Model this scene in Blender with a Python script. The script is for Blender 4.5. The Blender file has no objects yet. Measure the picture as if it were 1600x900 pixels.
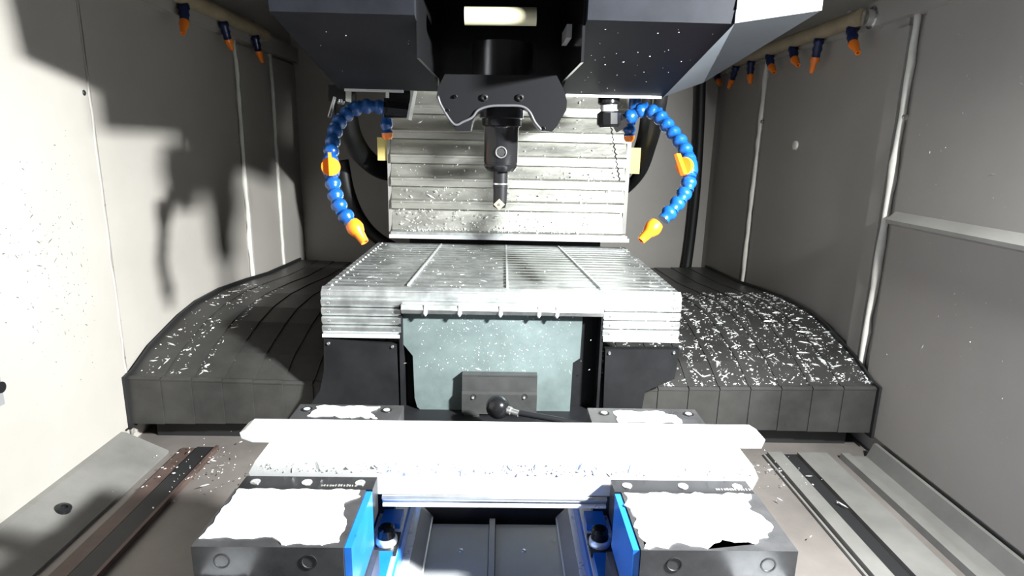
import bpy, bmesh, math, random
from mathutils import Vector, Matrix
random.seed(7)
scene = bpy.context.scene
C = scene.collection
# ------------------------------------------------------------------ camera
FPX = 950.0
TH, PS, RO = math.radians(13.3), math.radians(1.3), math.radians(1.3)
EYE = Vector((0, 0, .72))
FW = Vector((math.sin(PS)*math.cos(TH), math.cos(PS)*math.cos(TH), -math.sin(TH)))
R0 = Vector((math.cos(PS), -math.sin(PS), 0)); U0 = R0.cross(FW)
RT = R0*math.cos(RO) + U0*math.sin(RO); UP = U0*math.cos(RO) - R0*math.sin(RO)
cd = bpy.data.cameras.new('camera'); cam = bpy.data.objects.new('camera', cd); C.objects.link(cam)
cd.sensor_width = 36; cd.lens = FPX/1600*36; cd.clip_start = .02
cam.matrix_world = Matrix(((RT.x, UP.x, -FW.x, EYE.x), (RT.y, UP.y, -FW.y, EYE.y), (RT.z, UP.z, -FW.z, EYE.z), (0, 0, 0, 1)))
scene.camera = cam
# ------------------------------------------------------------------ world, lamps, exposure
w = bpy.data.worlds.new('world'); scene.world = w; w.use_nodes = True
w.node_tree.nodes['Background'].inputs[0].default_value = (.95, .97, 1, 1)
w.node_tree.nodes['Background'].inputs[1].default_value = .10
scene.view_settings.view_transform = 'Standard'; scene.view_settings.look = 'None'
scene.view_settings.exposure = 0.0; scene.view_settings.gamma = 1.0
scene.view_settings.use_curve_mapping = False
def area(name, loc, target, size, sy, power, col=(1, 1, 1), spread=180):
    l = bpy.data.lights.new(name, 'AREA'); l.shape = 'RECTANGLE'; l.size = size; l.size_y = sy
    l.energy = power; l.color = col; l.spread = math.radians(spread)
    o = bpy.data.objects.new(name, l); C.objects.link(o); o.location = loc
    o.rotation_euler = (Vector(target)-Vector(loc)).to_track_quat('-Z', 'Y').to_euler()
    return o
LAMP = (.85, .40, .985)
area('work_lamp_right_offscreen', LAMP, (-.55, 1.30, .10), .12, .06, 72, (.97, 1, .985), 125)

# ------------------------------------------------------------------ helpers
def ray(x, y): return FW + RT*((x-800)/FPX) - UP*((y-450)/FPX)
def on(ax, v, x, y):
    i = 'XYZ'.index(ax); d = ray(x, y); return EYE + d*((v-EYE[i])/d[i])
def thing(name, label, cat, loc=(0, 0, 0), group=None):
    o = bpy.data.objects.new(name, None); C.objects.link(o); o.location = loc; o.empty_display_size = .03
    return tag(o, label, cat, group)
def tag(o, label, cat, group=None, kind=None):
    o['label'] = label; o['category'] = cat
    if group: o['group'] = group
    if kind: o['kind'] = kind
    return o
def link(o, parent):
    C.objects.link(o)
    if parent is not None:
        o.parent = parent
        L = Vector((0, 0, 0)); p = parent
        if p.type == 'EMPTY': o.matrix_parent_inverse = Matrix.Translation(-p.location)
        else: o.matrix_parent_inverse = world(p).inverted()
    return o
def world(o):
    m = o.matrix_basis.copy()
    if o.parent is not None: m = world(o.parent) @ o.matrix_parent_inverse @ m
    return m
def obj(name, bm, mat, parent=None, smooth=False, M=None, bevel=0, seg=2):
    if bevel:
        es = [e for e in bm.edges if len(e.link_faces) == 2 and e.calc_face_angle(0) > .5]
        bmesh.ops.bevel(bm, geom=es, offset=bevel, segments=seg, affect='EDGES', profile=.5, clamp_overlap=True)
    bmesh.ops.recalc_face_normals(bm, faces=bm.faces)
    me = bpy.data.meshes.new(name); bm.to_mesh(me); bm.free()
    if smooth:
        me.shade_smooth()
        if smooth == 'auto': me.set_sharp_from_angle(angle=math.radians(38))
    me.materials.append(mat)
    o = bpy.data.objects.new(name, me)
    if M is not None: o.matrix_basis = M
    return link(o, parent)
def inst(name, me, parent, M):
    o = bpy.data.objects.new(name, me); o.matrix_basis = M
    return link(o, parent)
def new(): return bmesh.new()
def box(bm, x0, x1, y0, y1, z0, z1):
    v = [bm.verts.new(p) for p in ((x0, y0, z0), (x1, y0, z0), (x1, y1, z0), (x0, y1, z0), (x0, y0, z1), (x1, y0, z1), (x1, y1, z1), (x0, y1, z1))]
    for f in ((0, 3, 2, 1), (4, 5, 6, 7), (0, 1, 5, 4), (1, 2, 6, 5), (2, 3, 7, 6), (3, 0, 4, 7)): bm.faces.new([v[i] for i in f])
    return bm
def B(*a): return box(new(), *a)
def prism(bm, pts, off):
    """polygon of 3-D points extruded by the vector off"""
    off = Vector(off); a = [bm.verts.new(p) for p in pts]; b = [bm.verts.new(Vector(p)+off) for p in pts]
    n = len(pts); bm.faces.new(a); bm.faces.new(list(reversed(b)))
    for i in range(n): bm.faces.new((a[i], b[i], b[(i+1) % n], a[(i+1) % n]))
    return bm
def frame(d):
    d = Vector(d).normalized(); a = Vector((0, 0, 1)) if abs(d.z) < .9 else Vector((1, 0, 0))
    u = d.cross(a).normalized(); return u, d.cross(u).normalized()
def lathe(bm, prof, p0=(0, 0, 0), d=(0, 0, 1), n=20, cap=True):
    """prof: list of (distance along d, radius)"""
    p0 = Vector(p0); d = Vector(d).normalized(); u, v = frame(d); rings = []
    for h, r in prof:
        rings.append([bm.verts.new(p0 + d*h + (u*math.cos(2*math.pi*k/n) + v*math.sin(2*math.pi*k/n))*max(r, 1e-4)) for k in range(n)])
    for a, b in zip(rings, rings[1:]):
        for k in range(n): bm.faces.new((a[k], a[(k+1) % n], b[(k+1) % n], b[k]))
    if cap: bm.faces.new(list(reversed(rings[0]))); bm.faces.new(rings[-1])
    return bm
def cyl(p0, p1, r, n=16, bm=None):
    p0, p1 = Vector(p0), Vector(p1); return lathe(bm or new(), [(0, r), ((p1-p0).length, r)], p0, p1-p0, n)
def spline(pts, m=10):
    pts = [Vector(p) for p in pts]; q = [2*pts[0]-pts[1]] + pts + [2*pts[-1]-pts[-2]]; out = []
    for i in range(1, len(q)-2):
        for k in range(m):
            t = k/m; a, b, c, e = q[i-1], q[i], q[i+1], q[i+2]
            out.append(.5*((2*b) + (c-a)*t + (2*a-5*b+4*c-e)*t*t + (3*b-a-3*c+e)*t**3))
    return out + [pts[-1]]
def tube(bm, pts, r, n=10):
    rings = []; u = None
    for i, p in enumerate(pts):
        d = (pts[min(i+1, len(pts)-1)] - pts[max(i-1, 0)]).normalized()
        if u is None: u = frame(d)[0]
        u = (u - d*u.dot(d)).normalized(); v = d.cross(u)
        rr = r(i/(len(pts)-1)) if callable(r) else r
        rings.append([bm.verts.new(p + (u*math.cos(2*math.pi*k/n) + v*math.sin(2*math.pi*k/n))*rr) for k in range(n)])
    for a, b in zip(rings, rings[1:]):
        for k in range(n): bm.faces.new((a[k], a[(k+1) % n], b[(k+1) % n], b[k]))
    bm.faces.new(list(reversed(rings[0]))); bm.faces.new(rings[-1])
    return bm
def ball(bm, c, r, n=14):
    bmesh.ops.create_uvsphere(bm, u_segments=n, v_segments=max(6, n*2//3), radius=r, matrix=Matrix.Translation(c)); return bm

# ------------------------------------------------------------------ materials
def mat(name, col, rough=.5, metal=0, noise=0, nscale=20, bump=0, bscale=60, spots=None, coat=0, stretch=(1, 1, 1), spec=.5):
    m = bpy.data.materials.new(name); m.use_nodes = True; nt = m.node_tree; N, L = nt.nodes, nt.links
    p = N['Principled BSDF']; p.inputs['Base Color'].default_value = (*col, 1)
    p.inputs['Roughness'].default_value = rough; p.inputs['Metallic'].default_value = metal
    p.inputs['Coat Weight'].default_value = coat; p.inputs['Coat Roughness'].default_value = .08
    p.inputs['Specular IOR Level'].default_value = spec
    if noise or bump or spots:
        tc = N.new('ShaderNodeTexCoord'); mp = N.new('ShaderNodeMapping'); mp.inputs['Scale'].default_value = stretch
        L.new(tc.outputs['Object'], mp.inputs['Vector'])
    last = None
    if noise:
        n = N.new('ShaderNodeTexNoise'); n.inputs['Scale'].default_value = nscale; n.inputs['Detail'].default_value = 6; n.inputs['Roughness'].default_value = .65
        L.new(mp.outputs['Vector'], n.inputs['Vector'])
        r = N.new('ShaderNodeMapRange'); r.inputs['From Min'].default_value = .3; r.inputs['From Max'].default_value = .7
        r.inputs['To Min'].default_value = 1-noise; r.inputs['To Max'].default_value = 1+noise*.6
        L.new(n.outputs['Fac'], r.inputs['Value'])
        mx = N.new('ShaderNodeMix'); mx.data_type = 'RGBA'; mx.blend_type = 'MULTIPLY'; mx.inputs['Factor'].default_value = 1
        mx.inputs['A'].default_value = (*col, 1); L.new(r.outputs['Result'], mx.inputs['B'])
        last = mx.outputs['Result']; L.new(last, p.inputs['Base Color'])
        rr = N.new('ShaderNodeMapRange'); rr.inputs['To Min'].default_value = max(.05, rough-.12); rr.inputs['To Max'].default_value = min(1, rough+.15)
        L.new(n.outputs['Fac'], rr.inputs['Value']); L.new(rr.outputs['Result'], p.inputs['Roughness'])
    if spots:                       # small specks of dirt or spatter: (colour, scale, threshold)
        vo = N.new('ShaderNodeTexVoronoi'); vo.inputs['Scale'].default_value = spots[1]; L.new(mp.outputs['Vector'], vo.inputs['Vector'])
        n2 = N.new('ShaderNodeTexNoise'); n2.inputs['Scale'].default_value = spots[1]*.12; L.new(mp.outputs['Vector'], n2.inputs['Vector'])
        mu = N.new('ShaderNodeMath'); mu.operation = 'MULTIPLY'; mu.inputs[1].default_value = spots[2]*2; L.new(n2.outputs['Fac'], mu.inputs[0])
        lt = N.new('ShaderNodeMath'); lt.operation = 'LESS_THAN'; L.new(vo.outputs['Distance'], lt.inputs[0]); L.new(mu.outputs[0], lt.inputs[1])
        m2 = N.new('ShaderNodeMix'); m2.data_type = 'RGBA'; L.new(lt.outputs[0], m2.inputs['Factor'])
        if last: L.new(last, m2.inputs['A'])
        else: m2.inputs['A'].default_value = (*col, 1)
        m2.inputs['B'].default_value = (*spots[0], 1); L.new(m2.outputs['Result'], p.inputs['Base Color'])
    if bump:
        nb = N.new('ShaderNodeTexNoise'); nb.inputs['Scale'].default_value = bscale; nb.inputs['Detail'].default_value = 4; L.new(mp.outputs['Vector'], nb.inputs['Vector'])
        b = N.new('ShaderNodeBump'); b.inputs['Strength'].default_value = bump; b.inputs['Distance'].default_value = .004
        L.new(nb.outputs['Fac'], b.inputs['Height']); L.new(b.outputs['Normal'], p.inputs['Normal'])
    return m
WALL = mat('wall_paint', (.385, .362, .335), .45, 0, .10, 2.2, .04, 25)
WALLB = WALL
SEAL = mat('silicone_bead', (.78, .76, .70), .5, 0, .12, 30)
FLOORM = mat('floor_sheet', (.20, .18, .168), .38, .25, .25, 5, .05, 30)
PALE = mat('pale_sheet', (.33, .32, .305), .4, .2, .15, 8)
STRIP = mat('worn_strip', (.20, .195, .185), .4, .2, .25, 6)
PAN = mat('bright_pan', (.42, .43, .44), .3, .3, .10, 8)
BASEM = mat('kerb_paint', (.27, .27, .28), .4, .1, .2, 9)
RUB = mat('black_rubber', (.012, .012, .013), .55)
BLACK = mat('black_gloss', (.009, .009, .010), .22, 0, 0, coat=.2, spec=.3)
BLKMET = mat('black_oxide', (.03, .03, .033), .3, .6)
NAVY = mat('navy_head_paint', (.013, .014, .018), .55, 0, .45, 7, spec=.08)
LIP = mat('bare_edge', (.72, .74, .76), .35, .4)
SIDE = mat('grey_head_paint', (.085, .095, .108), .4, 0, .12, 6)
APRON = mat('apron_paint', (.185, .235, .235), .33, .35, .35, 7, .06, 40)
STEEL = mat('stainless_plate', (.64, .64, .59), .32, .85, .16, 9, .07, 45, stretch=(1, 1, 3))
JOINT = STEEL
SLAT = mat('slat_aluminium', (.68, .71, .71), .40, .9, .35, 16, .12, 60)
ALU = mat('milled_aluminium', (.88, .89, .90), .28, .45, .06, 30)
ALU2 = mat('darker_aluminium', (.55, .58, .62), .35, .85, .15, 30)  # darker and more metallic than the rest of the bar
DARK = mat('dark_cover_steel', (.052, .051, .049), .42, .35, .4, 7, .08, 60)
DPAN = mat('black_cover_panel', (.012, .0125, .014), .45, 0, .3, 12, spec=.2)
VSTEEL = mat('vise_steel', (.10, .10, .105), .3, .6, .3, 25)
VBLUE = mat('vise_blue_paint', (.012, .16, .62), .3, 0, .2, 20, coat=.4)
HBLUE = mat('hose_blue_plastic', (.005, .070, .28), .3, 0, 0, coat=.3)
NBLUE = mat('dark_blue_plastic', (.006, .014, .07), .35)
ORANGE = mat('orange_plastic', (.95, .22, .012), .35, coat=.3)
COOL = mat('milky_coolant_glare', (.90, .92, .94), .08, 0, coat=.6)  # milky coolant, with the lamp's reflection put into its white colour
BEIGE = mat('beige_pipe', (.36, .29, .19), .5, 0, .25, 12)
CREAM = mat('cream_plastic', (.42, .39, .27), .5)
YEL = mat('yellow_plastic', (.72, .58, .20), .5)
CHROME = mat('bright_metal', (.8, .8, .8), .2, .9)
CHIPM = mat('aluminium_chip', (.75, .76, .76), .3, .5)
DROP = COOL
SPECK = mat('grey_speck', (.12, .12, .11), .6)
INSERT = mat('carbide_insert', (.75, .62, .42), .3, .7)
BROWN = mat('rusty_steel', (.11, .075, .065), .5, .3, .4, 15)

# ------------------------------------------------------------------ setting
XL, XR, YB, ZT, YF = -.88, .93, 2.70, 1.75, -.35
def st(name, bm, m, **k):
    o = obj(name, bm, m, **k); o['kind'] = 'structure'; return o
floor = st('floor', B(XL-.02, XR+.02, YF, YB, -.03, 0), FLOORM)
wl = st('wall_left', B(XL-.03, XL, YF, YB, -.03, ZT), WALL)
wr = st('wall_right', B(XR, XR+.03, YF, YB, -.03, ZT), WALL)
wb = st('wall_back', B(XL-.03, XR+.03, YB, YB+.03, -.03, ZT), WALLB)
st('ceiling', B(XL-.03, XR+.03, YF, YB+.03, ZT, ZT+.03), WALL)
# sheet panels and flanges of the walls
obj('panel', B(XR-.010, XR, 2.26, YB, .02, 1.02), WALL, wr, bevel=.003)
obj('panel', B(XR-.006, XR, 1.47, 2.20, .02, 1.02), WALL, wr, bevel=.003)
obj('panel', B(XR-.014, XR, YF, 1.40, .05, 1.02), WALL, wr, bevel=.003)
obj('upper_rail', B(XR-.03, XR, YF, YB, 1.02, 1.075), WALL, wr, bevel=.004)
obj('panel', B(XL, XL+.008, 2.15, 2.42, .02, 1.02), WALL, wl, bevel=.003)
obj('panel', B(XL, XL+.012, 2.45, YB, .02, 1.02), WALL, wl, bevel=.003)
obj('panel', B(XL, XL+.006, 1.37, 2.10, .02, 1.03), WALL, wl, bevel=.003)
obj('panel', B(XL, XL+.012, YF, 1.35, .05, 1.03), WALL, wl, bevel=.003)
obj('upper_rail', B(XL, XL+.03, YF, YB, 1.03, 1.085), WALL, wl, bevel=.004)
# seams sealed with silicone, ledges
def wob(p0, p1, r, n=26, j=.0015):
    p0, p1 = Vector(p0), Vector(p1)
    return tube(new(), [p0.lerp(p1, i/n)+Vector((random.uniform(-j, j), random.uniform(-j, j), random.uniform(-j, j))) for i in range(n+1)], lambda t: r*random.uniform(.8, 1.25), 8)
k = 1
for p0, p1, r in (((XR-.010, 1.435, .06), (XR-.010, 1.435, 1.03), .0085), ((XR-.006, 2.23, .1), (XR-.006, 2.23, 1.03), .0085),
                  ((XL+.006, 2.125, .1), (XL+.006, 2.125, 1.03), .007), ((XL+.008, 2.435, .1), (XL+.008, 2.435, 1.03), .007), ((XL+.006, 1.36, .02), (XL+.006, 1.36, 1.03), .004)):
    o = st('trim_%d' % k, wob(p0, p1, r), SEAL if r > .005 else WALL, smooth=True); k += 1
o = st('trim_%d' % k, prism(new(), [(XR-.014, YF, .555), (XR-.034, YF, .562), (XR-.034, YF, .570), (XR-.014, YF, .588)], (0, 1.745, 0)), PALE, bevel=.002); k += 1
# vertical flange beside the front right seam
o = st('trim_%d' % k, B(XR-.016, XR-.006, 1.45, 1.50, .03, 1.0), WALL, bevel=.003); k += 1
# floor kerbs and rails
st('baseboard_left', prism(new(), [(XL+.012, YF, 0), (XL+.012, YF, .052), (XL+.024, YF, .050), (XL+.115, YF, .006), (XL+.115, YF, 0)], (0, 1.66, 0)), STRIP, bevel=.002)
st('baseboard_right', prism(new(), [(XR-.014, YF, 0), (XR-.014, YF, .040), (XR-.022, YF, .040), (XR-.036, YF, .006), (XR-.075, YF, .006), (XR-.078, YF, .014), (XR-.098, YF, .014), (XR-.101, YF, 0)], (0, 1.67, 0)), STRIP, bevel=.001)
for x0, x1, m, z in ((.694, .724, RUB, .006), (.655, .690, STRIP, .012), (.645, .650, STRIP, .006), (.728, .800, STRIP, .012),
                     (-.705, -.664, RUB, .008), (-.740, -.709, BROWN, .005), (-.662, -.655, BROWN, .012)):
    st('trim_%d' % k, B(x0, x1, YF, 1.325, 0, z), m, bevel=.002); k += 1

# wall fasteners
def wbolt(wallo, side, y, z, r, m, h=.006):
    x = (XR-.014 if side > 0 else XL+.012)
    obj('bolt', lathe(new(), [(0, r), (h*.7, r), (h, r*.7), (h, .0005)], (x+side*.012, y, z), (-side, 0, 0), 14), m, wallo, smooth='auto')
p = on('X', XR-.02, 1369, 28); obj('bolt', lathe(new(), [(0, .026), (.026, .026), (.028, .020), (.042, .018), (.044, .001)], (XR-.006, p.y, p.z), (-1, 0, 0), 20), CHROME, wr, smooth='auto')
p = on('X', XR-.02, 1198, 88); obj('bolt', lathe(new(), [(0, .022), (.012, .022), (.014, .014), (.028, .014)], (XR-.004, p.y, p.z), (-1, 0, 0), 6), CHROME, wr)
for (x, y, r, m) in ((1373, 303, .008, RUB), (1362, 368, .008, RUB), (1410, 183, .008, CHROME), (1242, 227, .014, SEAL), (1190, 190, .006, CHROME)):
    p = on('X', XR-.010, x, y)
    obj('bolt', lathe(new(), [(-.01, r), (.004, r), (.006, r*.6)], (XR-.008, p.y, p.z), (-1, 0, 0), 14), m, wr, smooth='auto')
for (x, y, r, m) in ((130, 145, .006, RUB),):
    p = on('X', XL+.01, x, y); obj('bolt', lathe(new(), [(-.01, r), (.004, r), (.006, r*.6)], (XL+.008, p.y, p.z), (1, 0, 0), 14), m, wl, smooth='auto')
p = on('X', XL+.06, 80, 815); obj('kerb_screw', lathe(new(), [(-.006, .013), (.006, .013), (.008, .006), (.003, .005)], (XL+.066, 1.035, .030), (.45, 0, 1), 14), BLKMET, bpy.data.objects['baseboard_left'], smooth='auto')
# latch on the left front panel
p = on('X', XL+.02, 8, 600)
lt = thing('wall_latch', 'small grey steel latch on the brightly lit left wall', 'latch', (XL+.012, p.y, p.z-.04))
obj('plate', B(XL+.012, XL+.018, p.y-.10, p.y-.005, p.z-.035, p.z+.035), BASEM, lt, bevel=.002)
obj('latch_screw', cyl((XL+.016, p.y-.015, p.z), (XL+.026, p.y-.015, p.z), .010), BLKMET, lt, smooth='auto')

# ------------------------------------------------------------------ wash-down pipes with nozzles
def pipe(side, noz, x, z, y0, y1, label):
    t = thing('washdown_pipe', label, 'pipe', (x, y0, z))
    obj('tube', cyl((x, y0, z), (x, y1, z), .020), BEIGE, t, smooth='auto')
    for yy in (y0+.06, y1-.10):
        obj('clip', B(min(x, x+side*.05), max(x, x+side*.05), yy-.01, yy+.01, z-.026, z+.026), CHROME, t, bevel=.002)
    for (y, dx, dy, L) in noz:
        a = Vector((x, y, z-.018)); d = Vector((dx, dy, -1)).normalized()
        n = obj('nozzle', tube(new(), [a, a+d*.012, a+d*.018, a+d*.030, a+d*.036, a+d*.05], lambda q: (.013, .015, .011, .014, .011, .012)[round(q*5)], 10), NBLUE, t, smooth=True)
        e = a+d*.048
        d2 = (d+Vector((0, dy*.9, 0))).normalized()
        obj('tip', lathe(new(), [(0, .012), (.010, .0125), (.018, .009), (.018+L, .0065), (.018+L, .004), (.012, .0035)], e, d2, 12), ORANGE, n, smooth='auto')
pipe(1, [(2.64, 0, -.9, .02), (2.42, -.1, .35, .02), (2.28, 0, -.15, .015), (2.13, 0, -.7, .02), (1.96, -.1, -.75, .022), (1.80, 0, .18, .026), (1.64, -.1, -.6, .026)], .885, 1.045, 1.60, 2.68,
     'beige wash-down pipe carrying seven orange-tipped nozzles along the right wall')
pipe(-1, [(1.73, .12, -.35, .022), (1.96, .1, .30, .016), (2.20, .1, .25, .022)], -.835, 1.075, 1.45, 2.30,
     'beige wash-down pipe carrying three orange-tipped nozzles along the left wall')

# ------------------------------------------------------------------ column cover (telescoping plates)
CY = 2.0
cx0, cx1 = -.350, .402
t = thing('column_cover', 'stainless telescoping column cover of stacked horizontal plates behind the spindle', 'machine cover', (.03, CY, .40))
zs = [.530, .602, .674, .750, .826, .900, .98, 1.06, 1.15, 1.30]
zb = .43
for i, z in enumerate(zs):
    yo = CY - (.008 if i == 0 else .0)
    a, b = zb, z+.012
    bm = prism(new(), [(cx0, CY+.02, b), (cx0, CY+.006, b), (cx0, CY-.020, a+.012), (cx0, CY-.026, a+.006), (cx0, CY-.026, a), (cx0, CY+.02, a)], (cx1-cx0, 0, 0))
    obj('plate', bm, STEEL, t, bevel=.0015)
    if i: obj('joint_strip', B(cx0+.001, cx1-.001, CY-.0275, CY-.010, a-.019, a-.0005), JOINT, t, bevel=.0008)
    zb = z
obj('bottom_rail', B(cx0-.004, cx1+.018, CY-.055, CY+.02, .418, .430), LIP, t, bevel=.002)
obj('wiper', B(cx0, cx1+.012, CY-.050, CY+.02, .430, .438), SLAT, t, bevel=.001)
obj('side_edge', B(cx0-.012, cx0-.001, CY-.012, CY+.06, .42, 1.3), PALE, t, bevel=.002)
obj('side_edge', B(cx1+.001, cx1+.014, CY-.012, CY+.06, .44, 1.3), PALE, t, bevel=.002)
obj('column_body', B(-.30, .34, CY+.021, 2.69, .30, 1.6), RUB, t)
for x0, x1, y, lab in ((on('Y', CY+.05, 594, 215).x, cx0-.013, (215, 250), 'yellow plastic block at the left edge of the column cover'), (cx1+.015, on('Y', CY+.05, 997, 222).x, (222, 262), 'yellow plastic block at the right edge of the column cover')):
    za, zc = on('Y', CY+.05, 600, y[1]).z, on('Y', CY+.05, 600, y[0]).z
    o = obj('yellow_block', B(x0, x1, CY+.0, CY+.10, za, zc), YEL, bevel=.004); tag(o, lab, 'block')

# ------------------------------------------------------------------ roll-up slat cover
RX0, RX1, RZ, RY = -.392, .410, .404, 1.31
t = thing('slat_cover', 'ribbed aluminium slat cover rolling from the column over the front edge', 'machine cover', (0, 1.6, .30))
riv = new()
def slat(x0, x1, c, tang, nrm, wdt=.0182, top=0):
    """one slat, its cross-section centred on c, running along X"""
    c, tg, nr = Vector(c), Vector(tang), Vector(nrm); h = wdt/2
    pts = [c-tg*h+nr*(-.004), c-tg*h+nr*.001, c-tg*(h*.7)+nr*.0055, c+tg*(h*.3)+nr*.0040, c+tg*h-nr*.001, c+tg*h+nr*(-.004)]
    if top: pts = [c-tg*h-nr*.006, c-tg*h+nr*.0015, c-tg*(h*.85)+nr*.0035, c-tg*(h*.3)+nr*.0028, c+tg*(h*.3)+nr*.0028, c+tg*(h*.8)+nr*.0042, c+tg*h+nr*.002, c+tg*h-nr*.006]
    bm = prism(new(), [Vector((x0, p.y, p.z)) for p in pts], (x1-x0, 0, 0))
    obj('slat', bm, SLAT, t)
    for x in (x0+.016, x1-.016):
        lathe(riv, [(0, .0035), (.0022, .003), (.003, .0008)], Vector((x, c.y, c.z))+nr*.003, nr, 6)
y = CY-.06
while y > RY+.030:
    slat(RX0, RX1, (0, y, RZ-.006), (0, -1, 0), (0, 0, 1), .0295, 1); y -= .0350
rad = .020
for a in (35, 68):
    a = math.radians(a); slat(RX0, RX1, (0, RY+.022-math.sin(a)*rad, RZ-.022+math.cos(a)*rad-.002), (0, -math.cos(a), -math.sin(a)), (0, -math.sin(a), math.cos(a)))
z = RZ-.034
i = 0
while z > .295:
    if i < 1: slat(RX0, RX1, (0, RY, z), (0, 0, -1), (0, -1, 0))
    else:
        slat(RX0, -.217, (0, RY, z), (0, 0, -1), (0, -1, 0)); slat(.236, RX1, (0, RY, z), (0, 0, -1), (0, -1, 0))
    z -= .0205; i += 1
ZS = z+.010
o = obj('rivet', riv, CHROME, t, smooth='auto'); o['kind'] = 'stuff'
for (xa, xb) in ((-.185, -.205), (.022, .020), (.19, .235)):
    obj('guide_strip', prism(new(), [(xb-.0022, 1.345, RZ-.0012), (xb+.0022, 1.345, RZ-.0012), (xa+.0022, CY-.07, RZ-.0012), (xa-.0022, CY-.07, RZ-.0012)], (0, 0, .003)), LIP, t)
obj('bottom_strip', B(RX0, -.220, RY-.006, RY+.004, ZS-.007, ZS), LIP, t, bevel=.001)
obj('bottom_strip', B(.238, RX1, RY-.006, RY+.004, ZS-.007, ZS), LIP, t, bevel=.001)
obj('core', B(RX0+.01, RX1-.01, RY+.034, CY-.03, .378, RZ-.012), RUB, t)

# ------------------------------------------------------------------ saddle front: black side panels, apron, lever
t = thing('saddle_front', 'blue-grey apron between black panels under the slat cover', 'machine front', (0, 1.33, .0))
def trace(pts, Y): return [on('Y', Y, *q) for q in pts]
lp = trace([(506, 529), (620, 538), (625, 655), (470, 655), (500, 610), (506, 580)], RY+.002)
obj('black_panel', prism(new(), lp, (0, .02, 0)), DPAN, t, bevel=.001)
rp = trace([(946, 546), (1062, 546), (1054, 592), (1008, 612), (1000, 655), (942, 655)], RY+.002)
obj('black_panel', prism(new(), rp, (0, .02, 0)), DPAN, t, bevel=.001)
for (x, yy) in ((513, 537), (613, 542), (952, 552), (1053, 551)):
    p = on('Y', RY, x, yy); obj('panel_screw', lathe(new(), [(0, .004), (.003, .003), (.0035, .0005)], p+Vector((0, .001, 0)), (0, -1, 0), 10), CHROME, t, smooth='auto')
obj('recess', B(-.215, .236, RY+.045, RY+.06, .0, .375), DPAN, t)
obj('recess_side', B(-.221, -.214, RY-.002, RY+.06, .0, .372), DPAN, t, bevel=.001)
obj('recess_side', B(.232, .238, RY-.002, RY+.06, .0, .372), DPAN, t, bevel=.001)
ap = trace([(627, 480), (627, 534), (645, 556), (648, 622), (652, 636), (663, 645), (890, 646), (895, 567), (906, 560), (911, 486)], RY+.012)
obj('apron', prism(new(), ap, (0, .012, 0)), APRON, t, bevel=.0015)
obj('top_rail', prism(new(), [(-.213, RY+.010, .374), (-.213, RY-.018, .372), (-.213, RY-.022, .362), (-.213, RY-.016, .352), (-.213, RY+.010, .350)], (.446, 0, 0)), SLAT, t, bevel=.001)
for x in (-.16, -.085, .005, .09, .13):
    obj('drip', lathe(new(), [(0, .002), (.012, .004), (.02, .005), (.026, .002)], (x, RY-.021, .374), (0, .05, -1), 8), COOL, t, smooth=True)
obj('base_shelf', B(-.26, .27, 1.12, RY+.04, .085, .112), DPAN, t, bevel=.002)
# bracket plate with two holes
pz0, pz1 = on('Y', RY-.012, 780, 645).z, on('Y', RY-.012, 780, 589).z
px0, px1 = on('Y', RY-.012, 722, 610).x, on('Y', RY-.012, 839, 610).x
zm = on('Y', RY-.012, 780, 612).z
BRKT = mat('bracket_grey', (.07, .071, .071), .35, .4, .25, 18)
br = obj('bracket_plate', prism(new(), [(px0, RY+.010, pz1), (px0, RY-.010, pz1), (px0, RY-.012, zm), (px0, RY-.020, zm-.004), (px0, RY-.020, pz0), (px0, RY+.010, pz0)], (px1-px0, 0, 0)), BRKT, t, bevel=.001)
obj('bracket_edge', B(px0, px1, RY-.011, RY+.010, pz1+.0005, pz1+.004), BRKT, br)
obj('bracket_edge', B(px0+.005, px0+.04, RY-.024, RY-.0, pz0-.005, pz0-.0005), BRKT, br)
for x in (740, 820):
    p = on('Y', RY-.02, x, 620)
    obj('screw_hole', lathe(new(), [(0, .0065), (.002, .0065), (.002, .005), (.0005, .0045)], p+Vector((0, .001, 0)), (0, -1, 0), 14), RUB, br, smooth='auto')
    obj('screw', ball(new(), p+Vector((-.002, -.0005, -.003)), .0035, 10), CHROME, br, smooth=True)
# ball lever
lv = thing('ball_lever', 'black lever with a round ball knob lying below the bracket plate', 'lever', on('Y', 1.2, 860, 660))
kb = on('Y', 1.20, 778, 636); e1 = on('Y', 1.185, 800, 643); e2 = on('Y', 1.14, 945, 672)
obj('knob', ball(new(), kb, .0255, 24), BLACK, lv, smooth=True)
obj('collar', lathe(new(), [(0, .009), (.012, .009), (.014, .007), (.03, .007)], kb+(e1-kb).normalized()*.019, e1-kb, 14), CHROME, lv, smooth='auto')
obj('rod', tube(new(), [kb+(e1-kb)*.9, e1, e1.lerp(e2, .5)+Vector((0, 0, .002)), e2], .0065, 12), BLKMET, lv, smooth='auto')

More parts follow.
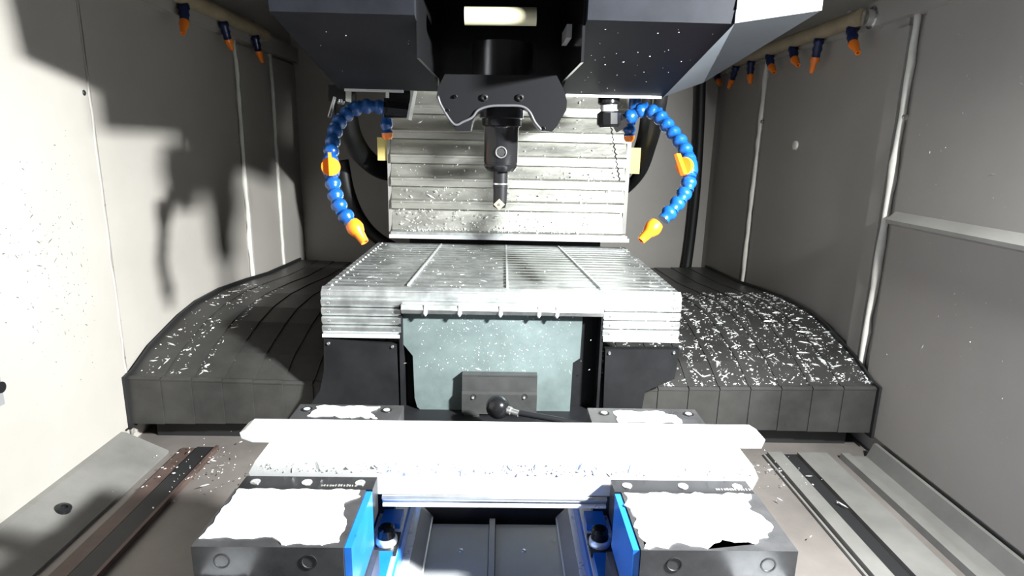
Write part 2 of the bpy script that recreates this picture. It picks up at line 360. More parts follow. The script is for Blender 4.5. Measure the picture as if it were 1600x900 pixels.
# ------------------------------------------------------------------ X-axis way covers
PROF = [(1.365, .055), (1.365, .146), (1.370, .152), (1.45, .186), (1.60, .222), (1.70, .236), (1.85, .238), (2.05, .224), (2.25, .205), (2.62, .19), (2.62, .055)]
def waycover(name, side, xw, xe, n, label):
    t = thing(name, label, 'machine cover', ((xw+xe)/2, 1.9, 0))
    for i in range(n):
        a = xw + (xe-xw)*i/n; b = xw + (xe-xw)*(i+1.12)/n; d = .0045*(n-1-i)*.55
        if side > 0: d = .0045*(n-1-i)*.55
        pts = []
        for (yy, zz) in PROF: pts.append((a, yy - (d if yy < 1.368 else 0), zz + (d if zz > .1 else 0)))
        obj('segment', prism(new(), pts, (b-a, 0, 0)), DARK, t, bevel=.0012, seg=1)
        obj('segment_lip', prism(new(), [(b, 1.365-d-.0015, .147+d), (b, 1.365-d-.0015, .1495+d), (b, 1.370-d, .1535+d), (b, 1.376-d, .1535+d)], (a-b, 0, 0)), DARK, t)
    e = xw + side*.001
    pr = [(e, yy-(.03 if yy < 1.368 else 0), zz+(.030 if zz > .1 else -.01)) for (yy, zz) in PROF]
    obj('wiper_seal', prism(new(), pr, (-side*.006, 0, 0)), RUB, t)
    obj('underside', B(min(xw-side*.03, xe), max(xw-side*.03, xe), 1.395, 2.5, 0, .05), RUB, t)
waycover('way_cover', -1, XL+.014, -.235, 9, 'dark steel way cover left of the apron, in shadow beside the bright wall')
waycover('way_cover', 1, XR-.016, .250, 9, 'dark steel way cover right of the apron, thickly sprinkled with bright chips')

# ------------------------------------------------------------------ spindle head
t = thing('spindle_head', 'navy milling spindle head cover with an open black underside', 'spindle head', (0, 1.15, .82))
YN, ZN, YR, ZR = .93, .895, 1.295, .821
def sl(y): return ZN + (ZR-ZN)*(y-YN)/(YR-YN)
def cover(x0, x1):
    pts = [(x0, YN, 1.02), (x0, YN-.012, .99), (x0, YN, ZN+.0), (x0, YR, ZR), (x0, YR, ZR+.02), (x0, YN+.02, ZN+.022), (x0, YN+.02, 1.02)]
    return prism(new(), pts, (x1-x0, 0, 0))
obj('cover_panel', cover(-.330, -.126), NAVY, t, bevel=.002)
obj('cover_panel', cover(.120, .330), NAVY, t, bevel=.002)
obj('front_lip', prism(new(), [(-.125, YN+.0, .940), (-.125, YN+.03, .935), (-.125, YN+.03, 1.02), (-.125, YN, 1.02)], (.244, 0, 0)), mat('lip_blue', (.20, .26, .34), .3, .2), t, bevel=.002)
obj('head_body', B(-.325, .325, YN+.025, 1.42, 1.0, 1.7), NAVY, t, bevel=.004)
obj('front_cover', B(-.330, .330, YN-.01, YN+.02, 1.021, 1.7), NAVY, t, bevel=.004)
obj('edge_flange', B(-.318, -.200, YR-.004, YR+.004, ZR-.004, ZR+.004), LIP, t)
obj('edge_flange', prism(new(), [(.130, YR-.004, ZR-.004), (.325, YR-.004, ZR-.004), (.325, YR-.004, ZR+.004), (.130, YR-.004, ZR+.014)], (0, .008, 0)), LIP, t)
obj('inner_wall', B(-.126, -.122, YN+.02, YR, .84, 1.0), BLACK, t)
obj('inner_wall', B(.116, .120, YN+.02, YR, .84, 1.0), BLACK, t)
obj('back_wall', B(-.122, .116, 1.24, 1.26, .80, 1.0), BLACK, t)
obj('latch_strip', B(.100, .108, 1.02, 1.10, .885, .905), BASEM, t, bevel=.001)
a, b = on('Y', 1.01, 726, 25), on('Y', 1.01, 838, 26)
obj('drawbar_tube', cyl(a, b, .0135), CREAM, t, smooth='auto')
# grey side cover on the right
q = [on('X', .331, 1147, 38), on('X', .331, 1030, 154), on('X', .45, 1100, 130), on('X', .45, 1284, 19)]
obj('side_cover', prism(new(), [Vector((.3305, YN-.004, ZN)), Vector((.3305, YR, ZR)), Vector((.445, 1.405, .862)), Vector((.448, .915, .913))], (0, 0, .02)), SIDE, t, bevel=.002)
obj('side_front', prism(new(), [(.3305, YN-.006, ZN+.018), (.448, .913, .932), (.448, .913, 1.02), (.3305, YN-.006, 1.02)], (0, .02, 0)), SIDE, t, bevel=.002)
obj('side_body', B(.332, .44, YN+.03, 1.40, .95, 1.6), SIDE, t)
# nose bracket
ol = [(684, 138), (682, 152), (688, 163), (706, 192), (713, 205), (735, 205), (738, 190), (745, 178), (757, 169), (785, 165), (812, 166), (826, 173), (834, 190), (844, 204), (862, 206), (868, 200), (885, 172), (886, 158), (880, 138), (870, 118), (695, 116)]
br = obj('nose_bracket', prism(new(), trace(ol, 1.07), (0, .05, 0)), BLACK, t, bevel=.004, seg=3)
for x, yy in ((757, 152), (813, 152), (712, 150), (850, 200), (700, 172)):
    p = on('Y', 1.066, x, yy); r = .006 if x in (757, 813) else .003
    obj('bolt', lathe(new(), [(0, r), (.004, r), (.006, r*.6), (.003, r*.4)], p+Vector((0, .004, 0)), (0, -1, -.2), 12), BLKMET, br, smooth='auto')
# bright strip on the inside of the left horn
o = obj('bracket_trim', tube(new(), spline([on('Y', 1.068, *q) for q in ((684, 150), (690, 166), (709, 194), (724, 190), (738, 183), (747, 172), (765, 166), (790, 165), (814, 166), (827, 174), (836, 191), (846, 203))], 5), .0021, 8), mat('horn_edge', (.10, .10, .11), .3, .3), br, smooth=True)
SX, SY = on('Y', 1.15, 783, 220).x, 1.15
zq = lambda yy: on('Y', SY, 783, yy).z
obj('spindle_nose', lathe(new(), [(0, .036), (.012, .036), (.014, .040), (.045, .040), (.046, .055), (.14, .055)], (SX, SY, zq(197)), (0, 0, 1), 32), BLKMET, t, smooth='auto')
# ------------------------------------------------------------------ tool holder and end mill
th = thing('tool_holder', 'black cylindrical tool holder clamped in the spindle nose', 'tool holder', (SX, SY, zq(268)))
zb, zt = zq(268), zq(197)
obj('chuck_body', lathe(new(), [(0, .016), (.0005, .0245), (.008, .0305), (.013, .0315), (.0135, .0305), (.016, .0305), (.0165, .0315), (zt-zb-.004, .0315), (zt-zb-.0005, .034)], (SX, SY, zb), (0, 0, 1), 36), BLACK, th, smooth='auto')
p = on('Y', SY-.0315, 783, 238)
obj('set_screw', lathe(new(), [(-.006, .0105), (.0012, .0105), (.0015, .009), (0, .0078), (-.003, .0075)], p, (0, -1, 0), 22), CHROME, th, smooth='auto')
obj('set_screw_socket', lathe(new(), [(-.004, .0076), (.0006, .0074)], p, (0, -1, 0), 6), RUB, th)
em = thing('end_mill', 'dark indexable end mill with a bright square insert below the tool holder', 'cutting tool', (SX, SY, zq(328)))
ze = zq(326)
obj('shank', lathe(new(), [(0, .0128), (.028, .0132), (.0285, .0140), (.031, .0140), (.0315, .0132), (zb-ze-.012, .0136)], (SX, SY, ze+.012), (0, 0, 1), 24), BLKMET, em, smooth='auto')
obj('shank_ring', lathe(new(), [(0, .0137), (.003, .0137)], (SX, SY, ze+.045), (0, 0, 1), 24), CHROME, em, smooth='auto')
bm = prism(new(), [(SX-.0128, SY-.002, ze+.014), (SX-.0128, SY-.002, ze+.004), (SX-.004, SY-.002, ze-.001), (SX+.010, SY-.002, ze+.002), (SX+.0128, SY-.002, ze+.014)], (0, .012, 0))
obj('cutter_head', bm, BLKMET, em)
c = Vector((SX-.0015, SY-.0135, ze+.009)); s = .0105
obj('insert', prism(new(), [c+Vector((-s, 0, 0)), c+Vector((0, 0, -s)), c+Vector((s, 0, 0)), c+Vector((0, 0, s))], (0, .005, 0)), INSERT, em, bevel=.0012)
obj('insert_screw', lathe(new(), [(0, .0035), (.001, .003), (.0012, .0005)], c, (0, -1, 0), 12), CHROME, em, smooth='auto')

# ------------------------------------------------------------------ segmented coolant hoses
bm = lathe(new(), [(0, .0090), (.002, .0120), (.006, .0152), (.012, .0158), (.017, .0140), (.020, .0112), (.025, .0118), (.028, .0118)], (0, 0, 0), (0, 0, 1), 16)
LINK = bpy.data.meshes.new('hose_link'); bmesh.ops.recalc_face_normals(bm, faces=bm.faces); bm.to_mesh(LINK); bm.free(); LINK.shade_smooth(); LINK.set_sharp_from_angle(angle=math.radians(50)); LINK.materials.append(HBLUE)
def hose(pts, label, valve_at, vdir, fit):
    ps_ = spline([on('Y', Y, x, y) for x, y, Y in pts], 24)
    t = thing('coolant_hose', label, 'hose', ps_[-1])
    acc = 0; marks = [(ps_[0], 0)]
    step = .0255; out = []; d = 0; prev = ps_[0]; nxt = 0
    for i in range(1, len(ps_)):
        seg = (ps_[i]-prev).length
        while nxt <= d+seg:
            out.append((prev.lerp(ps_[i], (nxt-d)/seg if seg else 0), (ps_[min(i+2, len(ps_)-1)]-ps_[max(i-3, 0)]).normalized())); nxt += step
        d += seg; prev = ps_[i]
    n = len(out)
    for j, (p, dr) in enumerate(out[:-1]):
        M = Matrix.Translation(p) @ dr.to_track_quat('Z', 'Y').to_matrix().to_4x4()
        inst('hose_link', LINK, t, M)
    j = int(n*valve_at); p, dr = out[j]
    sd = Vector(vdir).normalized()
    vb = obj('valve_body', lathe(new(), [(-.016, .014), (-.006, .0165), (.012, .0165), (.02, .014)], p, dr, 16), HBLUE, t, smooth='auto')
    obj('valve_knob', lathe(new(), [(.010, .0165), (.017, .0185), (.021, .0175), (.022, .001)], p, sd, 24), ORANGE, vb, smooth='auto')
    u = dr-sd*dr.dot(sd); u.normalize(); v = sd.cross(u)
    q0 = p+sd*.020
    obj('valve_grip', prism(new(), [q0-u*.026-v*.003, q0+u*.018-v*.004, q0+u*.018+v*.004, q0-u*.026+v*.003], sd*.014), ORANGE, vb, bevel=.002)
    p, dr = out[-1]; e = ps_[-1]; dr = (e-out[-3][0]).normalized()
    obj('nozzle', lathe(new(), [(-.004, .013), (.003, .0155), (.011, .0165), (.021, .013), (.024, .0105), (.044, .0080), (.044, .0055), (.034, .005)], e, dr, 20, cap=True), ORANGE, t, smooth='auto')
    p, dr = out[0]
    obj('fitting', lathe(new(), [(-fit, .017), (-.004, .017), (-.003, .013), (.008, .012)], p, dr, 6), BLKMET, t)
    return t
hose([(600, 168, 1.36), (578, 166, 1.35), (552, 172, 1.33), (530, 192, 1.30), (520, 222, 1.27), (517, 258, 1.23), (523, 300, 1.20), (533, 326, 1.18), (551, 350, 1.17)],
     'dark blue segmented coolant hose hanging left of the spindle with orange valve and nozzle', .60, (.25, -1, .1), .05)
hose([(978, 186, 1.36), (1000, 174, 1.35), (1024, 178, 1.33), (1048, 203, 1.29), (1069, 232, 1.25), (1077, 262, 1.22), (1073, 293, 1.20), (1052, 325, 1.18), (1025, 351, 1.17)],
     'bright blue segmented coolant hose arching right of the spindle with orange valve and nozzle', .66, (-.75, -.65, .0), .03)
# short straight second outlets hanging behind the head
for pts, lab in (([(618, 60, 1.41), (617, 150, 1.41), (614, 172, 1.40), (606, 180, 1.40), (604, 196, 1.40), (605, 208, 1.40)], 'short dark coolant outlet hanging above the left yellow block'),
                 ([(994, 60, 1.41), (993, 140, 1.41), (990, 180, 1.42), (984, 190, 1.42), (983, 204, 1.42), (983, 212, 1.42)], 'short blue coolant outlet hanging above the right yellow block')):
    q = spline([on('Y', Y, x, y) for x, y, Y in pts], 6)
    t2 = thing('coolant_outlet', lab, 'hose', q[-1])
    obj('stem', tube(new(), q, lambda s_: .0125+.002*math.sin(s_*26), 12), HBLUE, t2, smooth=True)
    obj('tip', lathe(new(), [(0, .013), (.008, .012), (.014, .008)], q[-1], q[-1]-q[-3], 12), ORANGE, t2, smooth='auto')
# black mounting blocks and plates under the head
t2 = thing('hose_bracket', 'thin bright-edged bracket with black fittings under the left of the head', 'bracket', on('Y', 1.36, 640, 150))
def pbox(x0, y0, x1, y1, Y, dp=.03):
    return prism(new(), [on('Y', Y, *q) for q in ((x0, y0), (x1, y0), (x1, y1), (x0, y1))], (0, dp, 0))
obj('fitting', pbox(608, 138, 641, 154, 1.38, .05), BLACK, t2, bevel=.004)
obj('fitting', pbox(600, 161, 638, 184, 1.37, .05), BLACK, t2, bevel=.005)
obj('edge_plate', prism(new(), [on('Y', 1.36, *q) for q in ((644, 138), (647, 139), (638, 187), (635, 186))], (0, .05, 0)), LIP, t2)
obj('cross_bar', pbox(600, 153, 643, 162, 1.39, .02), BLACK, t2, bevel=.002)
t2 = thing('hose_clamp', 'black clamp with a thin bright rod at the head\'s lower left corner', 'clamp', on('Y', 1.33, 528, 160))
obj('clamp_body', pbox(513, 132, 540, 158, 1.32, .05), BLACK, t2, bevel=.008, seg=3)
obj('clamp_screw', lathe(new(), [(0, .007), (.006, .007), (.008, .003)], on('Y', 1.325, 533, 157), (0, -.3, -1), 12), CHROME, t2, smooth='auto')
obj('rod', cyl(on('Y', 1.318, 523, 152), on('Y', 1.30, 514, 183), .0036), CHROME, t2, smooth='auto')
# air nozzle on the right
t2 = thing('air_fitting', 'black knurled air fitting with grey collar under the right of the head', 'fitting', on('Y', 1.30, 952, 198))
a, b, c2, d2 = [on('Y', 1.328, 951, y_) for y_ in (150, 164, 174, 199)]
obj('cap', lathe(new(), [(0, .022), ((b-a).length*.8, .023), ((b-a).length, .019)], a, b-a, 20), BLACK, t2, smooth='auto')
obj('collar', lathe(new(), [(0, .0175), ((c2-b).length, .0175)], b, c2-b, 20), LIP, t2, smooth='auto')
bm = new(); n = 24; Lk = (d2-c2).length
lathe(bm, [(0, .019), (.004, .025), (Lk-.006, .025), (Lk, .020)], c2, d2-c2, 10)
obj('knurled_nut', bm, BLACK, t2)
pts = [on('Y', 1.30, 955+13*s_/22+(1.2 if s_ % 2 else -1.2), 199+84*s_/22) for s_ in range(23)]
o = obj('hanging_swarf', tube(new(), pts, .0016, 6), BLKMET); tag(o, 'thin twisted strand of swarf hanging from the air fitting', 'swarf')

# ------------------------------------------------------------------ black cables behind
def cable(pts, r, lab):
    o = obj('cable_hose', tube(new(), spline([on('Y', Y, x, y) for x, y, Y in pts], 12), r, 14), RUB, smooth=True); tag(o, lab, 'hose')
cable([(538, 140, 1.9), (541, 180, 1.95), (550, 215, 2.0), (570, 246, 2.12), (600, 266, 2.22), (650, 272, 2.28)], .034, 'thick black cable hose curving down to the left edge of the column cover')
cable([(535, 250, 2.25), (545, 300, 2.25), (562, 340, 2.25), (590, 372, 2.25), (640, 400, 2.25)], .022, 'black hose running low behind the left coolant nozzle')
cable([(1036, 130, 1.75), (1028, 180, 1.8), (1017, 225, 2.0), (1000, 270, 2.12), (970, 300, 2.25), (930, 312, 2.32)], .019, 'black hose curving down behind the right yellow block')
cable([(1012, 140, 1.95), (1008, 190, 2.0), (1000, 225, 2.16), (985, 262, 2.2), (950, 285, 2.28)], .017, 'second black hose nested inside the curve of its neighbour by the right yellow block')
cable([(1096, 110, 2.66), (1093, 200, 2.66), (1087, 300, 2.66), (1077, 390, 2.66), (1068, 450, 2.64)], .020, 'black cable running straight down the back wall beside the right corner')

# ------------------------------------------------------------------ table, vises, work piece
t = thing('machine_table', 'pale machined table with a sunken grey channel between the vises', 'table', (0, .6, 0))
for s in (-1, 1):
    obj('table_plate', B(*sorted((s*.118, s*.33)), .10, .93, .10, .15), ALU, t, bevel=.002)
    obj('channel_side', prism(new(), [(s*.118, .10, .148), (s*.100, .10, .128), (s*.100, .10, .118), (s*.118, .10, .10)], (0, .78, 0)), BASEM, t)
    obj('channel_bead', cyl((s*.101, .10, .128), (s*.101, .875, .128), .002, 8), LIP, t)
for x0, x1 in ((-.0995, -.009), (.002, .0995)):
    obj('channel_pan', B(x0, x1, .10, .865, .112, .124), PAN, t, bevel=.001)
obj('channel_ridge', B(-.008, .001, .10, .872, .112, .130), PAN, t, bevel=.001)
obj('table_base', B(-.325, .325, .10, .92, .0, .099), RUB, t)
obj('end_stop', B(-.115, .115, .885, .93, .10, .140), RUB, t)
for x in (-.05, .045): obj('channel_screw', lathe(new(), [(0, .004), (.0015, .003), (.002, .0005)], (x, .80, .124), (0, 0, 1), 10), CHROME, t, smooth='auto')
def vise(x0, x1, inner, blue_rim, label):
    xc = (x0+x1)/2; t = thing('milling_vise', label, 'vise', (xc, .7, .15)); s = inner     # inner: +1 = channel side to +X
    xi, xo = (x1, x0) if s > 0 else (x0, x1)
    S = lambda d: xi + s*d                                             # d metres beyond the inner jaw face
    def bb(name, d0, d1, y0, y1, z0, z1, m, bv=.0015):
        a, b = sorted((S(d0), S(d1))); return obj(name, B(a, b, y0, y1, z0, z1), m, t, bevel=bv)
    W = x1-x0
    bb('base_flange', -W+.01, .022, .34, .90, .1505, .178, VBLUE, .004)
    bb('bed', -W+.012, -.022, .34, .905, .1785, .262, VBLUE, .003)
    bb('bed_way', -W+.002, -.004, .30, .552, .2625, .272, VSTEEL)
    bb('bed_way', -W+.02, -.03, .5525, .80, .2625, .268, VSTEEL)
    bb('floor_land', -.020, .019, .36, .88, .1785, .184, ALU, .001)
    for (y0, y1) in ((.60, .705), (.765, .80)):
        bb('lug', -.012, .016, y0, y1, .1845, .193, VBLUE, .004)
    mj = bb('movable_jaw', -W, -.006, .553, .6615, .2725, .310, VSTEEL, .0012)
    bb('jaw_side', -.0055, .002, .555, .6605, .235, .3085, VBLUE, .002)
    bb('jaw_side_rail', -.0055, .009, .50, .655, .20, .232, VSTEEL, .002)
    for d in (-W+.03, -.042):
        obj('jaw_hole', lathe(new(), [(0, .0085), (.0012, .0085), (.0012, .0072), (.0004, .0065)], (S(d), .5535, .293), (0, -1, 0), 16), RUB, mj, smooth='auto')
    jp = bb('jaw_plate', -W+.002, .002, .662, .690, .262, .310, BLKMET, .0012)
    fj = bb('fixed_jaw', -W, .002, .802, .905, .178, .310, VSTEEL, .0015)
    bb('jaw_plate', -W+.002, .002, .7765, .8015, .262, .312, BLKMET, .0012)
    for d in (-W+.018, -W*.5, -.016):
        if d != -W*.5 or True:
            obj('plate_screw', lathe(new(), [(0, .0062), (.0012, .0062), (.0012, .0042), (.0004, .004)], (S(d), .676, .3098), (0, 0, 1), 16), CHROME if d != -W*.5 else LIP, jp, smooth='auto')
    for d in (-W+.016, -.022):
        obj('jaw_screw', lathe(new(), [(0, .0085), (.001, .0085), (.0012, .0055), (.0004, .005)], (S(d), .886, .3098), (0, 0, 1), 18), BLKMET, fj, smooth='auto')
        obj('screw_cap', lathe(new(), [(0, .0052), (.0016, .005), (.002, .001)], (S(d), .886, .3099), (0, 0, 1), 14), LIP, fj, smooth='auto')
    # worn engraved lettering on the jaw plate: short pale strokes, unreadable
    bm = new(); a = S(-.062) if s > 0 else S(-.125)
    for i in range(13):
        xx = a + i*.0034 * 1; hh = random.uniform(.003, .0048)
        box(bm, xx, xx+random.uniform(.0012, .0026), (.668), (.668)+hh, .3101, .3104)
        if i % 3 == 0: box(bm, xx, xx+.003, (.668)+hh*.4, (.668)+hh*.65, .3101, .3104)
    o = obj('engraving', bm, PALE, jp); o['kind'] = 'stuff'
    bb('screw_housing', -W*.5-.03, -W*.5+.03, .32, .50, .2725, .284, BLKMET, .004)
    # clamp bolt
    bx = S(.004); by = .728
    cb = thing('clamp_bolt', 'black-capped clamp bolt on a white washer at the %s vise' % ('bright-sided' if s > 0 else 'shaded-side'), 'bolt', (bx, by, .1845))
    cb['label'] = 'black-capped clamp bolt with pale washer beside the vise at the bar\'s %s end' % ('left' if s > 0 else 'right')
    obj('clamp_block', B(bx-.014, bx+.016, by-.022, by+.022, .1845, .190), BLKMET, cb, bevel=.002)
    obj('washer', lathe(new(), [(0, .0145), (.006, .0145), (.009, .0125)], (bx, by, .1903), (0, 0, 1), 24), ALU, cb, smooth='auto')
    obj('cap', lathe(new(), [(0, .0118), (.012, .0112), (.0145, .009), (.0148, .0002)], (bx, by, .1996), (0, 0, 1), 24), BLACK, cb, smooth='auto')
    obj('cap_face', lathe(new(), [(0, .0075), (.0005, .007)], (bx, by, .2145), (0, 0, 1), 20), BLACK, cb, smooth='auto')
    return t
LX0, LX1, RX0_, RX1_ = -.312, -.150, .148, .320
vise(LX0, LX1, 1, 0, 'blue and dark steel milling vise gripping the left end of the white bar')
vise(RX0_, RX1_, -1, 0, 'blue and dark steel milling vise gripping the right end of the white bar')

# aluminium bar held by both vises
t = thing('aluminium_bar', 'long bright milled aluminium bar with a stepped top flange held in both vises', 'workpiece', (0, .74, .268))
obj('body', prism(new(), [(-.300, .694, .284), (-.309, .694, .312), (-.300, .694, .328), (.328, .694, .328), (.336, .694, .312), (.326, .694, .284)], (0, .080, 0)), ALU, t, bevel=.0012)
obj('lower_body', prism(new(), [(-.143, .6945, .272), (-.143, .695, .2685), (-.143, .774, .2685), (-.143, .774, .2835), (-.143, .691, .2835), (-.143, .6895, .2815), (-.143, .6895, .2795), (-.143, .692, .2780)], (.286, 0, 0)), ALU2, t, bevel=.001)
obj('edge_bead', B(-.142, .142, .6885, .693, .2700, .2735), ALU, t, bevel=.001)
obj('flange', prism(new(), [(-.322, .742, .3285), (-.336, .742, .334), (-.338, .742, .342), (-.330, .742, .347), (.352, .742, .347), (.362, .742, .341), (.358, .742, .3285)], (0, .032, 0)), ALU, t, bevel=.0015)

# ------------------------------------------------------------------ coolant puddles
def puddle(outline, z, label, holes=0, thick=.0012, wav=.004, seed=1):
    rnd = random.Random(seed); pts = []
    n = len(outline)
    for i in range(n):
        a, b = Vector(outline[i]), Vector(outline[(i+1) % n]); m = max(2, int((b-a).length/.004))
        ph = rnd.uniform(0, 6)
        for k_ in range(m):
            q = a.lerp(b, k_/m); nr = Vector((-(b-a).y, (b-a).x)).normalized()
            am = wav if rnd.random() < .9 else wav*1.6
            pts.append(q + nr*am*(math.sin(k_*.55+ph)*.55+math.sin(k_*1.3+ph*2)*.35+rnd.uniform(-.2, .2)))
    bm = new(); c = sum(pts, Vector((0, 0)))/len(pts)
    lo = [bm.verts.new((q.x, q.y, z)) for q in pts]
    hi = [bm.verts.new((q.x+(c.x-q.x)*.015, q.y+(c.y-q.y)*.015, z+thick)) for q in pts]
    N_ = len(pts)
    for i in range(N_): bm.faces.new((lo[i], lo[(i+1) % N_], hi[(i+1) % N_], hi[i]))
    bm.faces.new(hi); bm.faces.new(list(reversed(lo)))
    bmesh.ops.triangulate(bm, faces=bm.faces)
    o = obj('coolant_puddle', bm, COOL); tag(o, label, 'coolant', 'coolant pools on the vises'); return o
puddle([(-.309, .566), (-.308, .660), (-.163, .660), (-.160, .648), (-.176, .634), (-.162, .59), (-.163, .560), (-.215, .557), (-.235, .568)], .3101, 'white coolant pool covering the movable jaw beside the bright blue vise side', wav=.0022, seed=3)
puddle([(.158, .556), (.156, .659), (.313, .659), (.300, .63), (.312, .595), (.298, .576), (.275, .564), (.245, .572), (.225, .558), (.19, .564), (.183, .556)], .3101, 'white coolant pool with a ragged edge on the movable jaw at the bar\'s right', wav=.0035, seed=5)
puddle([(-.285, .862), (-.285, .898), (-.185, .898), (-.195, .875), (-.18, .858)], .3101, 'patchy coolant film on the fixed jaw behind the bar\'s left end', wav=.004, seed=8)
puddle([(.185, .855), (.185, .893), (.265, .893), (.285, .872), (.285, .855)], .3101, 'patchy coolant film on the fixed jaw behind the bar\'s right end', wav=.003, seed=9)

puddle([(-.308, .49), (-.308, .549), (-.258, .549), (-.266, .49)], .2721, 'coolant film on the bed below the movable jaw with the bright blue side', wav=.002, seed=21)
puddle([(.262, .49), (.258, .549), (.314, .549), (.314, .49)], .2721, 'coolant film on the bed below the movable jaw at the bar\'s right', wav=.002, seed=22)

# ------------------------------------------------------------------ chips and droplets (uncountable)
def chips(name, n, fn, label, cat, m, smin, smax, seed, long=.25, flat=.35):
    rnd = random.Random(seed); bm = new()
    for _ in range(n):
        r = fn(rnd)
        if r is None: continue
        p, nr = r; u, v = frame(nr); a = rnd.uniform(0, 6.28); u, v = u*math.cos(a)+v*math.sin(a), v*math.cos(a)-u*math.sin(a)
        s = smin*(smax/smin)**(rnd.random()**2.2); l = s*(rnd.uniform(1.8, 4) if rnd.random() < long else rnd.uniform(.8, 1.3)); h = s*flat
        q = [p+u*l-nr*.0003, p+v*s*.6-nr*.0003, p-u*l-nr*.0003, p-v*s*.6-nr*.0003]
        k_ = [bm.verts.new(x) for x in q]; tt = [bm.verts.new(p+u*l*.45+nr*h+v*s*.1), bm.verts.new(p-u*l*.5+nr*h*rnd.uniform(.6, 1.6))]
        for f in ((k_[0], k_[1], tt[0]), (k_[1], k_[2], tt[1]), (k_[1], tt[1], tt[0]), (k_[2], k_[3], tt[1]), (k_[3], k_[0], tt[0]), (k_[3], tt[0], tt[1])): bm.faces.new(f)
    o = obj(name, bm, m); tag(o, label, cat, kind='stuff'); return o
def profz(yy):
    P_ = [q for q in PROF if q[1] > .1]
    for (a, b), (c_, d_) in zip(P_, P_[1:]):
        if a <= yy <= c_ and c_ > a: return b+(d_-b)*(yy-a)/(c_-a), Vector((0, -(d_-b), c_-a)).normalized()
    return .2, Vector((0, 0, 1))
def wayfn(side, xw, xe, n):
    def fn(r):
        x = r.uniform(min(xw, xe), max(xw, xe)); u = r.random(); yy = 1.372+(u**1.25)*.62
        i = min(n-1, int((x-xw)/(xe-xw)*n)); fr = (x-xw)/(xe-xw)*n-i
        if side > 0 and r.random() > .55+.45*math.cos(fr*6.28): return None
        if side < 0:
            e = (x-xw)/(xe-xw)
            if r.random() < abs(e-.42)*1.7: return None
        z, nr = profz(yy); d = .0045*(n-1-i)*.55
        return Vector((x, yy, z+d+.0002)), nr
    return fn
chips('cover_chips', 7000, wayfn(1, XR-.02, .262, 9), 'bright aluminium chips and droplets scattered over the right way cover', 'chips', CHIPM, .0011, .0056, 11)
chips('cover_chips', 2200, wayfn(-1, XL+.03, -.40, 9), 'sparse aluminium chips and droplets on the shadowed left way cover', 'chips', CHIPM, .0014, .0056, 12)
chips('slat_chips', 520, lambda r: (Vector((r.uniform(RX0+.01, RX1-.01), r.uniform(1.34, CY-.06), RZ-.003)), Vector((0, 0, 1))), 'fine aluminium chips lying on the ribbed slat cover', 'chips', CHIPM, .0012, .0045, 13)
def colfn(r):
    zz = .44+.45*(r.random()**2.0); return Vector((r.uniform(cx0+.02, cx1-.02), CY-.026, zz)), Vector((0, -1, .1)).normalized()
chips('plate_droplets', 900, colfn, 'coolant droplets clinging to the stainless column cover', 'droplets', DROP, .0016, .0048, 14, long=.08)
chips('apron_droplets', 420, lambda r: (Vector((r.gauss(0, .085) if r.random() < .6 else r.uniform(-.18, .17), RY+.0118, r.uniform(.21, .345))), Vector((0, -1, 0))), 'small coolant droplets on the blue-grey apron', 'droplets', CHIPM, .0008, .0026, 15, long=.05) 
def wspeck(r):
    yy = 1.28-abs(r.gauss(0, .14)); zz = .45+r.gauss(0, .10)
    if r.random() < .25: yy, zz = 1.362+r.gauss(0, .004), r.uniform(.18, .65)
    return Vector((XL+(.0122 if yy < 1.35 else .0065), yy, zz)), Vector((1, 0, 0))
chips('wall_specks', 420, wspeck, 'dark specks of swarf stuck to the brightly lit left wall', 'swarf', SPECK, .0007, .0026, 16)
def wspeck2(r): return Vector((XR-.0142, r.uniform(.8, 1.38), r.uniform(.2, 1.0))), Vector((-1, 0, 0))
chips('wall_specks', 90, wspeck2, 'tiny pale chips stuck to the right front wall panel', 'chips', CHIPM, .0009, .0024, 17)
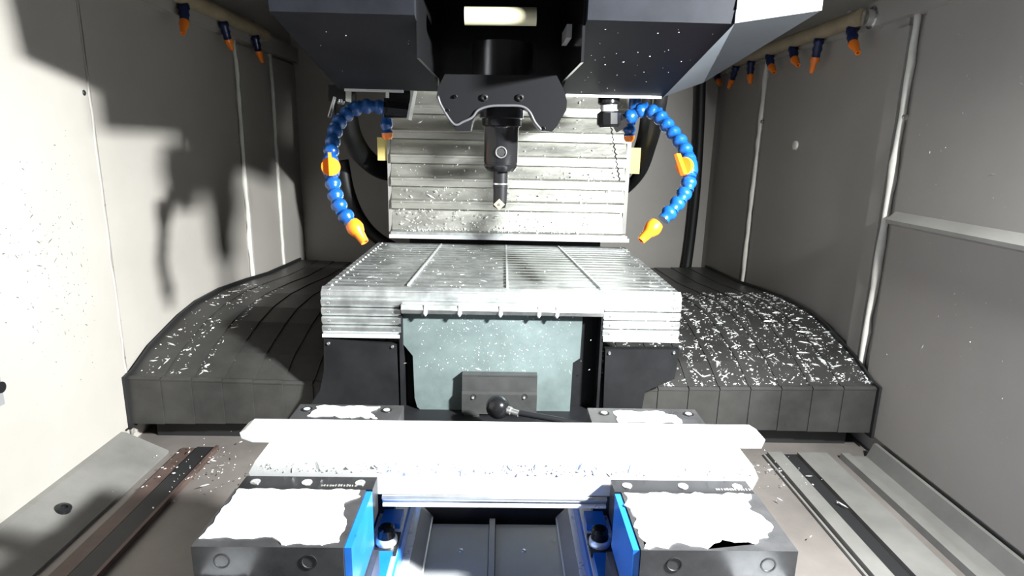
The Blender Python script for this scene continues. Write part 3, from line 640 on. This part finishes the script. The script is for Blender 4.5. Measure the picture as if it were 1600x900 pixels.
chips('bar_droplets', 260, lambda r: (Vector((r.uniform(-.30, .33), .6938, r.uniform(.313, .3275))), Vector((0, -1, 0))), 'droplets along the front face of the aluminium bar', 'droplets', CHIPM, .001, .003, 18, long=.1)
chips('head_specks', 40, lambda r: ((lambda x, yy: (Vector((x, yy, sl(yy)-.0003)), Vector((0, -.2, -1)).normalized()))(r.uniform(.14, .32) if r.random() < .7 else r.uniform(-.32, -.14), r.uniform(.95, 1.28))), 'tiny bright specks on the underside of the spindle head', 'chips', CHIPM, .0008, .0022, 19, long=.05)
chips('floor_chips', 160, lambda r: (Vector((r.choice((-1, -1, 1))*r.gauss(.63, .06), 1.22+r.gauss(0, .06), .013)), Vector((0, 0, 1))), 'loose chips on the floor in front of the way covers', 'chips', CHIPM, .001, .004, 20)
for j, pp in enumerate((((1068, 628), (1078, 618), (1098, 612), (1118, 606), (1128, 592), (1137, 584)), ((1082, 576), (1090, 582), (1098, 588), (1110, 586)), ((1088, 622), (1096, 631), (1108, 628)),
                        ((1012, 612), (1018, 622), (1022, 634), (1027, 644)), ((1133, 600), (1142, 612), (1138, 624), (1150, 634), (1160, 645)))):
    out = []
    for (x, y_) in pp:                                   # each strand lies on the sloping cover
        d_ = ray(x, y_); tt = .8
        while tt < 4:
            q = EYE + d_*tt
            if q.y > 1.37 and q.z < profz(q.y)[0]+.0045*.55*max(0, 8-int((q.x-XR)/(.25-XR)*9))+.002: break
            tt += .002
        out.append(q)
    o = obj('swarf_strand', tube(new(), spline(out, 5), .0016, 6), CHIPM, smooth=True)
    tag(o, ('longest zigzag aluminium strand lying on the chip-covered right way cover', 'short bent aluminium strand furthest up the slope of the right way cover', 'short hooked aluminium strand just below the longest strand on the right way cover', 'straight aluminium strand beside the black panel on the right way cover', 'kinked aluminium strand running down to the front lip of the right way cover')[j], 'swarf', 'swarf strands on the right way cover')
# invented housing for the unseen work lamp, above and beside the door opening
t = thing('work_lamp', 'slim grey invented housing for the unseen work lamp on the right wall', 'lamp', (XR-.02, .40, .97))
obj('housing', B(.875, XR-.015, .29, .51, .96, 1.015), BASEM, t, bevel=.006)
